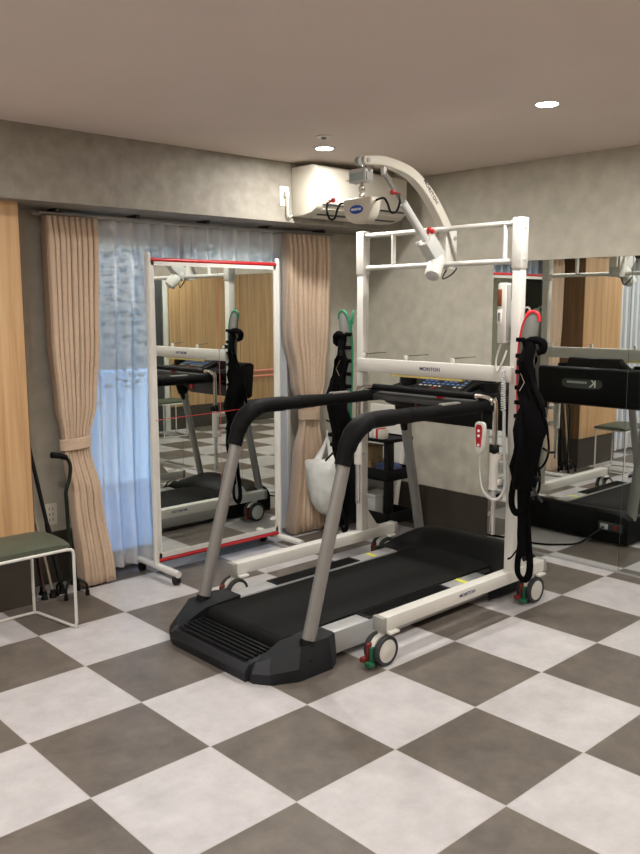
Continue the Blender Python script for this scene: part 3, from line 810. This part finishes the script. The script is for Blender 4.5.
# ------------------------------------------------------------------ standing mirror on castors
SY = 1.72
sx0, sx1 = 1.316, 2.212
smr = thing('mirror_stand', 'tall wheeled posture mirror in white frame with red bars, in front of the sheer curtain', 'mirror', ((sx0+sx1)/2, SY, 0))
obj('mirror_pane', MB().box((sx0+.025, SY-.005, .13), (sx1-.025, SY+.002, 1.725)), M_mirror, smr, False)
obj('back_board', MB().box((sx0+.02, SY+.002, .12), (sx1-.02, SY+.012, 1.735)), M_lgrey, smr, False)
obj('inner_frame', MB().box((sx0+.012, SY-.009, .105), (sx1-.012, SY+.014, .132)).box((sx0+.012, SY-.009, 1.722), (sx1-.012, SY+.014, 1.745)).box((sx0+.012, SY-.009, .105), (sx0+.032, SY+.014, 1.745)).box((sx1-.032, SY-.009, .105), (sx1-.012, SY+.014, 1.745)), M_white, smr, False)
for x in (sx0, sx1):
    obj('mirror_post', MB().cyl((x, SY, .055), (x, SY, 1.775), .0165, 18).ball((x, SY, 1.775), .0165, 14), M_white, smr)
    f0, f1 = SY-.215, SY+.18
    ft = obj('foot_tube', MB().tube([(x, f0-.005, .062), (x, f0+.02, .064), (x, f1-.02, .064), (x, f1+.005, .062)], .019, 16), M_white, smr)
    for yy in (f0+.02, f1-.02):
        cs_ = MB().cyl((x-.014, yy, .024), (x+.014, yy, .024), .024, 20).cyl((x, yy, .03), (x, yy, .058), .009, 10)
        obj('castor', cs_, M_blackg, ft)
tag(obj('top_bar', MB().cyl((sx0, SY-.002, 1.752), (sx1, SY-.002, 1.752), .0115, 14), M_red, smr), 'red top bar')
tag(obj('bottom_bar', MB().cyl((sx0, SY-.002, .09), (sx1, SY-.002, .09), .0115, 14), M_red, smr), 'red bottom bar')
obj('reference_line', MB().tube([(sx0, SY-.012, .885), (sx1, SY-.012, .905)], .0013, 6), M_red, smr)
obj('centre_line', MB().box((1.770, SY-.0062, .135), (1.772, SY-.005, 1.72)), mat('thin_red_line', (190, 90, 84), .5), smr)
ovl = [(2.165+.03*math.cos(2*PI*i/24), .19+.011*math.sin(2*PI*i/24)) for i in range(24)]
obj('maker_sticker', MB().prism(ovl, 'y', SY-.0062, SY-.005), M_print, smr)

# ------------------------------------------------------------------ curtains
def sheet(keys, y, nf, amp, name, mt, parent, n=None, seed=0, thick=.0015, sharp=1):
    """keys: [(z, x0, x1, amp_scale, dy)] from top to bottom; nf folds"""
    n = n or nf*20
    zs = []
    for (a, b_) in zip(keys, keys[1:]):
        m_ = max(3, int(abs(a[0]-b_[0])/.045))
        for k in range(m_):
            u = k/m_; e_ = u*u*(3-2*u)
            zs.append((a[0]+(b_[0]-a[0])*u,)+tuple(a[i]+(b_[i]-a[i])*e_ for i in (1, 2, 3, 4)))
    zs.append(tuple(keys[-1]))
    m = MB(); bm = m.bm; rows = []
    for (z, x0, x1, s, dy) in zs:
        row = []
        for i in range(n+1):
            u = i/n
            ph = u*nf*2*PI + 1.5*noise.noise(V((u*4+seed, z*.8, 0)))
            w = math.sin(ph)
            w = (2*(.5+.5*w)**(3 if sharp > 0 else 1.5)-1)*sharp
            yy = y+dy+amp*s*(w+.1*math.sin(.5*ph+seed))+amp*.3*s*noise.noise(V((u*9, z*1.3, seed)))
            xx = x0+(x1-x0)*u+.12*amp*s*math.cos(ph)*sharp
            row.append(bm.verts.new((xx, yy, z)))
        rows.append(row)
    for a, b_ in zip(rows, rows[1:]):
        for i in range(n): bm.faces.new((a[i], a[i+1], b_[i+1], b_[i]))
    o = obj(name, m, mt, parent, True, 180)
    if thick:
        md = o.modifiers.new('thickness', 'SOLIDIFY'); md.thickness = thick; md.offset = 0
    return o
YC = 1.895
def beige(label, top, tie, bot, loc, nf, tiedir):
    c = thing('curtain', label, 'curtain', loc, 'beige tied-back curtains at the window')
    (t0, t1), (m0, m1), (b0, b1) = top, tie, bot
    cl = sheet([(1.962, t0, t1, .6, 0), (1.84, t0+.005, t1-.005, .95, 0), (1.35, t0+.01, t1-.02, 1.0, 0), (1.0, (t0*.45+m0*.55), (t1*.45+m1*.55), .9, 0), (.80, m0, m1, .55, 0), (.76, m0, m1, .55, 0), (.5, (m0+b0)/2, (m1*.5+b1*.5), .85, -.02 if tiedir > 0 else -.012), (.012, b0, b1, 1.05, -.05 if tiedir > 0 else -.03)], YC, nf, .043, 'curtain_cloth', M_beige, c, seed=loc[0])
    # tie-back band around the gathered waist
    xm = (m0+m1)/2; rx = (m1-m0)/2+.012
    ring = []
    bm = MB(); rings = []
    for (dz, rr) in ((-.03, .0), (-.028, .004), (.028, .004), (.03, .0)):
        rings.append([(xm+(rx+rr)*math.cos(2*PI*i/36), YC+(.05+rr)*math.sin(2*PI*i/36), .785+dz+tiedir*.006*math.cos(2*PI*i/36)) for i in range(36)])
    rings2 = [[(xm+(q[0]-xm)*.95, YC+(q[1]-YC)*.93, q[2]) for q in r] for r in (rings[-1], rings[0])]
    bm.quadloop(rings+rings2+[rings[0]], True, False)
    obj('tieback', bm, M_beige, c)
    return c
beige('beige pleated curtain tied back at the left of the window, behind the walking canes', (.815, 1.105), (.872, 1.018), (.915, 1.10), (.97, YC, 0), 9, 1)
beige('beige pleated curtain tied back at the right of the window, beside the hanging white bag', (2.42, 2.79), (2.56, 2.70), (2.42, 2.74), (2.6, YC, 0), 9, -1)
sh = thing('sheer_curtain', 'white sheer curtain glowing blue across the window behind the mirror stand', 'curtain', (1.75, 1.965, 0), 'sheer curtains')
sheet([(1.965, 1.0, 2.55, .8, 0), (1.85, 1.0, 2.55, 1.0, 0), (1.0, .99, 2.55, .9, 0), (.45, .985, 2.545, 1.0, -.005), (.03, .98, 2.54, 1.1, -.02)], 1.970, 15, .028, 'sheer_cloth', M_sheer, sh, n=15*16, seed=4.2, thick=0, sharp=-1)
sheet([(1.965, 1.0, 2.55, .85, -.001), (1.84, 1.0, 2.55, 1.0, -.001)], 1.968, 15, .028, 'sheer_heading', M_sheer, sh, n=15*16, seed=4.2, thick=0, sharp=-1)
sheet([(.10, .98, 2.54, 1.09, -.018), (.03, .98, 2.54, 1.1, -.021)], 1.969, 15, .028, 'sheer_hem', M_sheer, sh, n=15*16, seed=4.2, thick=0, sharp=-1)
sh2 = thing('sheer_curtain', 'sheer curtain on the window left of the oak pier, seen in the wall mirror', 'curtain', (-1.1, 1.95, 0), 'sheer curtains')
sheet([(1.965, -2.3, -.08, .9, 0), (1.0, -2.3, -.09, 1.0, 0), (.03, -2.3, -.1, 1.1, 0)], 1.95, 20, .022, 'sheer_cloth', M_sheer, sh2, seed=1.1, thick=0, sharp=-1)
for (xa, xb, lab, nm) in ((.80, 2.86, 'thin dark curtain rail under the soffit above the window curtains', 0), (-2.4, -.08, 'curtain rail left of the oak pier, seen in the wall mirror', 1)):
    cr = thing('curtain_rail', lab, 'curtain rail', ((xa+xb)/2, 1.93, 1.98))
    obj('rail_track', MB().box((xa, YC-.009, 1.967), (xb, YC+.009, 1.981), .003), M_alum, cr)
    obj('rail_track', MB().box((xa, 1.959, 1.968), (xb, 1.975, 1.981), .003), M_white, cr)
    for k in range(5):
        x = xa+.1+(xb-xa-.2)*k/4
        obj('rail_bracket', MB().box((x-.012, YC-.014, 1.98), (x+.012, YC+.09, 2.0), .002), M_dgrey, cr)

# ------------------------------------------------------------------ air conditioner
ac = thing('air_conditioner', 'cream wall air conditioner mounted on the soffit beside its power socket', 'air conditioner', (2.665, 1.65, 2.03))
AX0, AX1 = 2.275, 3.055
prof = [(1.649, 2.318), (1.47, 2.318), (1.437, 2.308), (1.425, 2.285), (1.422, 2.10), (1.435, 2.075), (1.47, 2.048), (1.55, 2.032), (1.649, 2.032)]
obj('casing', MB().prism(prof, 'x', AX0, AX1, .008, 3), M_cream, ac, angle=30)
obj('front_panel', MB().box((AX0+.045, 1.414, 2.095), (AX1-.012, 1.424, 2.295), .004), M_offwhite, ac)
fl_ = MB()
def vane(u0, u1, d):  # slightly proud flap on the curved underside
    a, b_ = V((0, 1.437, 2.073)), V((0, 1.56, 2.031)); 
    p0 = a.lerp(b_, u0); p1 = a.lerp(b_, u1); n_ = V((0, -.32, -.95))
    fl_.prism([(p0.y, p0.z), (p0.y+n_.y*d, p0.z+n_.z*d), (p1.y+n_.y*d, p1.z+n_.z*d), (p1.y, p1.z)], 'x', AX0+.06, AX1-.03)
vane(.02, .42, .008); vane(.55, .95, .008)
obj('louver', fl_, M_offwhite, ac)
obj('outlet_slot', MB().prism([(1.487, 2.055), (1.510, 2.05), (1.510, 2.0365), (1.487, 2.041)], 'x', AX0+.07, AX1-.04), M_dgrey, ac, False)
obj('panel_gap', MB().box((AX0+.045, 1.418, 2.086), (AX1-.012, 1.43, 2.094)), M_dgrey, ac, False)
obj('maker_mark', MB().box((AX0+.07, 1.4128, 2.112), (AX0+.125, 1.4142, 2.118)).box((AX0+.15, 1.4128, 2.112), (AX0+.157, 1.4142, 2.117)), M_dprint, ac, False)
pl = thing('power_socket', 'white power socket with plug on the soffit left of the air conditioner', 'socket', (2.215, 1.65, 2.15))
obj('socket_plate', MB().box((2.18, 1.642, 2.09), (2.25, 1.65, 2.205), .004), M_socket, pl)
obj('plug', MB().box((2.203, 1.615, 2.135), (2.232, 1.643, 2.175), .006), M_cream, pl)
obj('plug_cord', MB().tube([(2.218, 1.625, 2.14), (2.218, 1.622, 2.09), (2.222, 1.622, 2.045), (2.235, 1.63, 2.028), (2.255, 1.638, 2.03), (2.274, 1.64, 2.042)], .005, 8, smooth=6), M_cream, pl)
ws = thing('wall_outlet', 'white wall outlet beside the canes, left of the beige curtain', 'socket', (.852, YW, .385))
obj('socket_plate', MB().box((.815, YW-.008, .325), (.885, YW, .445), .004), M_socket, ws)
so = MB()
for z in (.355, .385, .415): so.box((.838, YW-.0095, z-.008), (.841, YW-.0075, z+.008)).box((.858, YW-.0095, z-.008), (.861, YW-.0075, z+.008))
obj('socket_slot', so, M_dgrey, ws, False)

# ------------------------------------------------------------------ stools
def stool(x, y, label):
    s = thing('stool', label, 'stool', (x, y, 0), 'low green padded stools')
    w, d = .42, .32
    x1, x0 = x+w/2, x-w/2; y0, y1 = y-d/2, y+d/2
    b2 = bmesh.new(); bmesh.ops.create_grid(b2, x_segments=22, y_segments=16, size=.5)
    for v in b2.verts:
        a, q = v.co.x*2, v.co.y*2
        v.co = V((x+a*(w/2-.005), y+q*(d/2-.005), .425+.012*(1-q*q)*(1-.6*a**4)-.012*(abs(a)**6+abs(q)**6)*.7))
    ext = bmesh.ops.extrude_face_region(b2, geom=list(b2.faces))
    for g in ext['geom']:
        if isinstance(g, bmesh.types.BMVert): g.co.z = .396
    m = MB(); m.add(b2)
    obj('seat', m, M_olive, s)
    r = .0075
    fr = MB()
    fr.tube([(x0+.02, y0, .389), (x1-.02, y0, .389), (x1-.05, y1, .389), (x0+.05, y1, .389), (x0+.02, y0, .389)], r, 10)
    obj('seat_frame', fr, M_white, s)
    for q in (-1, 1):
        xs = x+q*(w/2+.008); xi = x+q*(w/2-.055)
        leg = MB().tube([(xs-q*.035, y0, .389), (xs-q*.012, y0, .386), (xs-q*.003, y0, .377), (xs, y0, .355), (xs, y0, .03), (xs-q*.002, y0+.008, .009), (xs-q*.01, y0+.04, .0078), (xi+q*.012, y1-.02, .0078), (xi+q*.002, y1, .0078), (xi-q*.02, y1, .0078)], r, 10)
        obj('front_leg', leg, M_white, s)
        obj('rear_leg', MB().tube([(xi, y1, .389), (xi, y1, .0078)], r, 10), M_white, s)
    obj('base_rail', MB().tube([(x0+.06, y1, .0078), (x1-.06, y1, .0078)], r, 10), M_white, s)
    return s
st1 = stool(.405, 1.475, 'low stool with olive green padded seat in front of the oak pier')
dup(st1, (2.27, -2.72, 0), 'low green padded stool by the back wall, seen only in the standing mirror', 'low green padded stools')

# ------------------------------------------------------------------ canes leaning in the corner beside the pier
def tip(p, r=.015): return MB().lathe([(r*.7, .045), (r*.75, .02), (r, .012), (r*1.05, 0), (.001, 0)], p, (0, 0, 1), 14)
c1 = thing('folding_cane', 'black folding cane with a thick joint leaning against the oak pier', 'cane', (.80, 1.83, 0), 'canes beside the oak pier')
A, B = V((.80, 1.83, .03)), V((.70, 1.945, .84))
obj('shaft', MB().tube([A, A.lerp(B, .42)], .0125, 12).tube([A.lerp(B, .42), B], .0105, 12), M_cane, c1)
obj('joint_collar', MB().tube([A.lerp(B, .30), A.lerp(B, .36), A.lerp(B, .43)], [.013, .016, .012], 12), M_blackg, c1)
obj('rubber_tip', tip((.80, 1.83, 0), .019), M_blackg, c1)
obj('grip', MB().tube([B, B+V((-.01, .005, .04)), B+V((-.05, .0, .06)), B+V((-.12, -.01, .055))], .013, 10, smooth=4), M_blackg, c1)
c2 = thing('quad_cane', 'dark green quad cane with bent neck and foam handle beside the left curtain', 'cane', (.835, 1.76, 0), 'canes beside the oak pier')
Y2 = 1.76
obj('shaft', MB().tube([(.825, Y2, .06), (.82, Y2, .25), (.815, Y2, .50), (.815, Y2, .56), (.835, Y2, .62), (.845, Y2, .68), (.835, Y2, .72), (.81, Y2, .742), (.785, Y2, .75)], .010, 12, smooth=4), M_canegreen, c2)
obj('handle', MB().tube([(.825, Y2, .735), (.79, Y2, .750), (.745, Y2, .758)], [.014, .016, .016], 12), M_foam, c2)
for dx, dy in ((-.06, -.05), (.06, -.05), (-.06, .05), (.06, .05)):
    obj('leg', MB().tube([(.825, Y2, .10), (.825+dx*.5, Y2+dy*.5, .085), (.825+dx*.95, Y2+dy*.95, .06), (.825+dx, Y2+dy, .02)], .007, 8, smooth=4).lathe([(.010, .03), (.012, .0), (.001, 0)], (.825+dx, Y2+dy, 0), (0, 0, 1), 12), M_blackg, c2)
def plain(x, y, bx, by, h_, m, label, hook):
    c = thing('walking_cane', label, 'cane', (x, y, 0), 'canes beside the oak pier')
    A, B = V((x, y, .03)), V((bx, by, h_))
    obj('shaft', MB().tube([A, B], .0085, 12), m, c)
    obj('rubber_tip', tip((x, y, 0), .018), M_blackg, c)
    d = (B-A).normalized()
    if hook: obj('crook', MB().tube([B, B+d*.03, B+d*.05+V((.0, -.02, .01)), B+d*.045+V((.0, -.06, .01)), B+V((.0, -.09, -.0))], .0095, 10, smooth=5), m, c)
    else: obj('handle', MB().tube([B+V((0, .04, .0)), B+V((0, 0, .01)), B+V((0, -.06, 0))], .012, 10, smooth=4), M_blackg, c)
plain(.735, 1.80, .652, 1.93, .74, M_canesilver, 'pale metal cane leaning between the stool and the quad cane', False)
plain(.69, 1.80, .672, 1.95, .70, M_canebrown, 'dark brown wooden cane closest to the oak pier', True)
plain(.715, 1.88, .685, 1.985, .78, M_canepat, 'patterned cane half hidden behind the oak pier edge', False)

# ------------------------------------------------------------------ black utility cart in the corner with its load
cx0, cx1, cy0, cy1 = 2.795, 3.04, 1.33, 1.84
ct = thing('utility_cart', 'black tiered utility cart in the corner behind the left lift post', 'cart', ((cx0+cx1)/2, (cy0+cy1)/2, 0))
for k, z in enumerate((.10, .385, .635)):
    tr = MB().box((cx0, cy0, z), (cx1, cy1, z+.012), .003)
    hgt_ = .075 if k < 2 else .022
    tr.box((cx0, cy0, z), (cx0+.008, cy1, z+hgt_), .002).box((cx1-.008, cy0, z), (cx1, cy1, z+hgt_), .002).box((cx0, cy0, z), (cx1, cy0+.008, z+hgt_), .002).box((cx0, cy1-.008, z), (cx1, cy1, z+hgt_), .002)
    obj('tray', tr, M_black, ct)
for (x, y) in ((cx0+.045, cy0+.03), (cx0+.15, cy0+.13), (cx0+.045, cy1-.03), (cx1-.045, cy1-.03)):
    obj('cart_post', MB().box((x-.03, y-.018, .05), (x+.03, y+.018, .635), .004), M_black, ct)
    obj('castor', MB().cyl((x-.012, y, .025), (x+.012, y, .025), .025, 18).cyl((x, y, .03), (x, y, .06), .01, 10), M_blackg, ct)
obj('side_panel', MB().box((cx0-.002, cy0+.24, .08), (cx0+.006, cy1, .62), .002), M_black, ct)
obj('push_handle', MB().box((cx0-.03, cy1-.02, .628), (cx1+.01, cy1+.03, .652), .006), M_black, ct)
# load on the cart
bx = MB().box((2.80, 1.70, .648), (2.88, 1.765, .76), .005)
tag(obj('storage_box', bx, M_slate), 'slate blue plastic box standing on the cart top behind the harness', 'box')
books = (('white file on the cart top, leftmost of the file row', M_paper), ('grey file on the cart top, second from the left', M_lgrey), ('white file on the cart top, left of the red file', M_paper), ('red file in the row on the cart top', M_red), ('pale file on the cart top, right of the red file', M_cream))
yb = 1.515
for i, (lab, m_) in enumerate(books):
    f = thing('file', lab, 'file', (2.86, yb, .648), 'files in a row on the cart top')
    hh_ = .712+.006*(i % 2)
    obj('file_cover', MB().box((2.815, yb-.017, .6475), (2.90, yb-.001, hh_), .002), m_, f)
    obj('file_pages', MB().box((2.82, yb-.014, .651), (2.902, yb-.004, hh_-.005)), M_print, f)
    yb -= .019
for i, (z, lab) in enumerate(((.3975, 'tan woven box on the middle cart tray, lower of two'), (.4905, 'tan woven box on the middle cart tray, upper of two'))):
    w_ = thing('woven_box', lab, 'box', (2.9, 1.62, z), 'tan woven boxes on the cart')
    obj('box_body', MB().box((2.84, 1.55, z), (2.99, 1.67, z+.08), .004), M_tan, w_)
    obj('box_lid', MB().box((2.836, 1.546, z+.08), (2.994, 1.674, z+.092), .003), M_tan, w_)
tag(obj('leaflet_stack', MB().box((2.89, 1.39, .3985), (3.0, 1.52, .46), .002).box((2.885, 1.395, .461), (2.99, 1.515, .475), .001), M_paperblue), 'pile of blue printed leaflets in the middle cart tray', 'leaflets')
tag(obj('paper_box', MB().box((2.84, 1.48, .1135), (3.0, 1.62, .25), .004).box((2.835, 1.475, .25), (3.005, 1.625, .27), .003), M_lgrey), 'pale grey carton in the bottom tray of the cart', 'box')
# white carrier bag hanging from the cart's handle
bg = thing('carrier_bag', 'full white plastic carrier bag hanging by its handles from the black cart', 'bag', (2.71, 1.80, .35))
BXc, BYc = 2.672, 1.752
du, dv = V((.73, -.68, 0)), V((.68, .73, 0))      # along and across the bag
secs = [(z_, u_*1.16, v_, o_-.014) for z_, u_, v_, o_ in [(.115, .015, .012, .02), (.125, .05, .04, .015), (.16, .075, .062, .01), (.22, .095, .07, .0), (.30, .105, .072, -.006), (.38, .108, .066, -.012), (.44, .108, .052, -.018), (.475, .105, .034, -.022), (.495, .098, .018, -.022)]]
rings = []
n_ = 56
for a_, b_ in zip(secs, secs[1:]+secs[-1:]):
    for k in range(4 if a_ is not b_ else 1):
        q_ = [x_+(y_-x_)*k/4 for x_, y_ in zip(a_, b_)]
        z, ru, rv, off = q_; ring = []
        for i in range(n_):
            a = 2*PI*i/n_
            ca, sa = math.cos(a), math.sin(a)
            p = V((BXc, BYc, z))+du*(off+ru*math.copysign(abs(ca)**.8, ca))+dv*(rv*math.copysign(abs(sa)**.9, sa))
            cr_ = abs(noise.noise(V((p.x*16, p.y*16, p.z*9))))*.018+noise.noise(p*38)*.005-abs(noise.noise(V((a*2.2, z*3, 5))))*.014
            ring.append(p+(du*ca+dv*sa)*cr_+V((0, 0, .01*noise.noise(p*17))))
        rings.append(ring)
mm = MB(); mm.quadloop(rings)
obj('bag_body', mm, M_bag, bg, angle=80)
apex = V((2.728, 1.822, .632))
for s0, s1 in ((-.085, -.035), (.03, .095)):
    c0 = V((BXc, BYc, .48))
    hm = MB()
    rr_ = []
    for k in range(9):
        t_ = k/8
        c_ = (c0+du*((s0+s1)/2-.02)).lerp(apex, t_)+V((0, 0, -.012*math.sin(t_*PI)))
        w_ = (s1-s0)/2*(1-t_)**1.2+.007
        rr_.append([c_+du*w_*math.cos(2*PI*i/10)+dv*.006*math.sin(2*PI*i/10) for i in range(10)])
    hm.quadloop(rr_)
    obj('bag_handle', hm, M_bag, bg)
obj('handle_loop', MB().tube([apex+V((0, 0, -.01)), V((2.732, 1.826, .664)), V((2.755, 1.85, .668)), V((2.78, 1.872, .66))], .006, 8, smooth=3), M_bag, bg)
obj('bag_print', MB().lathe([(.001, 0), (.012, 0), (.012, .002), (.001, .002)], V((BXc, BYc, .22))+du*.02-dv*.074, tuple(-dv), 12), M_grey, bg)
# pale rounded board leaning on the wall behind the cart
rbm = MB()
o2 = [(1.50, 0)]
o2 = [(1.86, .0), (1.86, .82), (1.62, .82)]+[(1.62-.10*math.sin(a), .72+.10*math.cos(a)) for a in [PI/2*i/8 for i in range(1, 9)]]+[(1.57, .30), (1.60, 0)]
rbm.prism(o2, 'x', 3.14, 3.185, .008, 3)
bmesh.ops.transform(rbm.bm, matrix=Matrix.Translation((3.2, 0, 0)) @ Matrix.Rotation(math.radians(3.0), 4, 'Y') @ Matrix.Translation((-3.2, 0, 0)), verts=rbm.bm.verts)
dz = min(v.co.z for v in rbm.bm.verts)
bmesh.ops.translate(rbm.bm, vec=(0, 0, -dz+.001), verts=rbm.bm.verts)
rbo = obj('folding_board', rbm, M_paper)
tag(rbo, 'pale rounded board leaning against the wall behind the black cart', 'board')

# pink handrails on the back wall, seen in the standing mirror
hrp = thing('wall_handrail', 'pair of pink handrails along the wood wall, seen in the standing mirror', 'handrail', (0, YB+.06, .64))
for z in (.665, .595):
    obj('rail', MB().cyl((-3.5, YB+.075, z), (1.3, YB+.075, z), .016), M_pink, hrp)
for k in range(6): obj('rail_bracket', MB().box((-3.3+.9*k-.015, YB+.02, .58), (-3.3+.9*k+.015, YB+.075, .68), .004), M_white, hrp)

# ------------------------------------------------------------------ world, camera, view
w = bpy.data.worlds.new('dusk'); sc.world = w; w.use_nodes = True
nt = w.node_tree; bgd = nt.nodes['Background']
sky = nt.nodes.new('ShaderNodeTexSky'); sky.sky_type = 'NISHITA'; sky.sun_disc = False
sky.sun_elevation = math.radians(14); sky.sun_rotation = math.radians(200); sky.altitude = 50
hsv = nt.nodes.new('ShaderNodeHueSaturation'); hsv.inputs['Saturation'].default_value = 1.0
mixc = nt.nodes.new('ShaderNodeMix'); mixc.data_type = 'RGBA'; mixc.blend_type = 'MULTIPLY'; mixc.inputs['Factor'].default_value = 1
mixc.inputs['B'].default_value = (.76, .9, 1.1, 1)
nt.links.new(sky.outputs[0], mixc.inputs['A']); nt.links.new(mixc.outputs['Result'], bgd.inputs['Color'])
bgd.inputs['Strength'].default_value = 2.2

cam = bpy.data.cameras.new('camera'); co = bpy.data.objects.new('camera', cam); COL.objects.link(co)
yaw, pit, rol = 8.22139517e-01, -1.41789390e-01, -2.45557554e-03
f = V((math.cos(pit)*math.cos(yaw), math.cos(pit)*math.sin(yaw), math.sin(pit)))
r0 = V((math.sin(yaw), -math.cos(yaw), 0)); u0 = r0.cross(f)
r = r0*math.cos(rol)+u0*math.sin(rol); u = u0*math.cos(rol)-r0*math.sin(rol)
mw = Matrix((r, u, -f)).transposed().to_4x4(); mw.translation = V((-2.49084422, -5.00063574, 3.3324152))*.45
co.matrix_world = mw
cam.sensor_fit = 'VERTICAL'; cam.sensor_height = 36; cam.lens = 842.047/854*36; cam.clip_start = .05
sc.camera = co
sc.view_settings.view_transform = 'Standard'; sc.view_settings.look = 'None'
sc.view_settings.gamma = 1.0; sc.view_settings.exposure = 0.0; sc.view_settings.use_curve_mapping = False
sc.cycles.max_bounces = 14; sc.cycles.diffuse_bounces = 6; sc.cycles.glossy_bounces = 8; sc.cycles.transparent_max_bounces = 24
sc.cycles.use_denoising = True; sc.cycles.sample_clamp_indirect = 6
sc.cycles.caustics_reflective = True
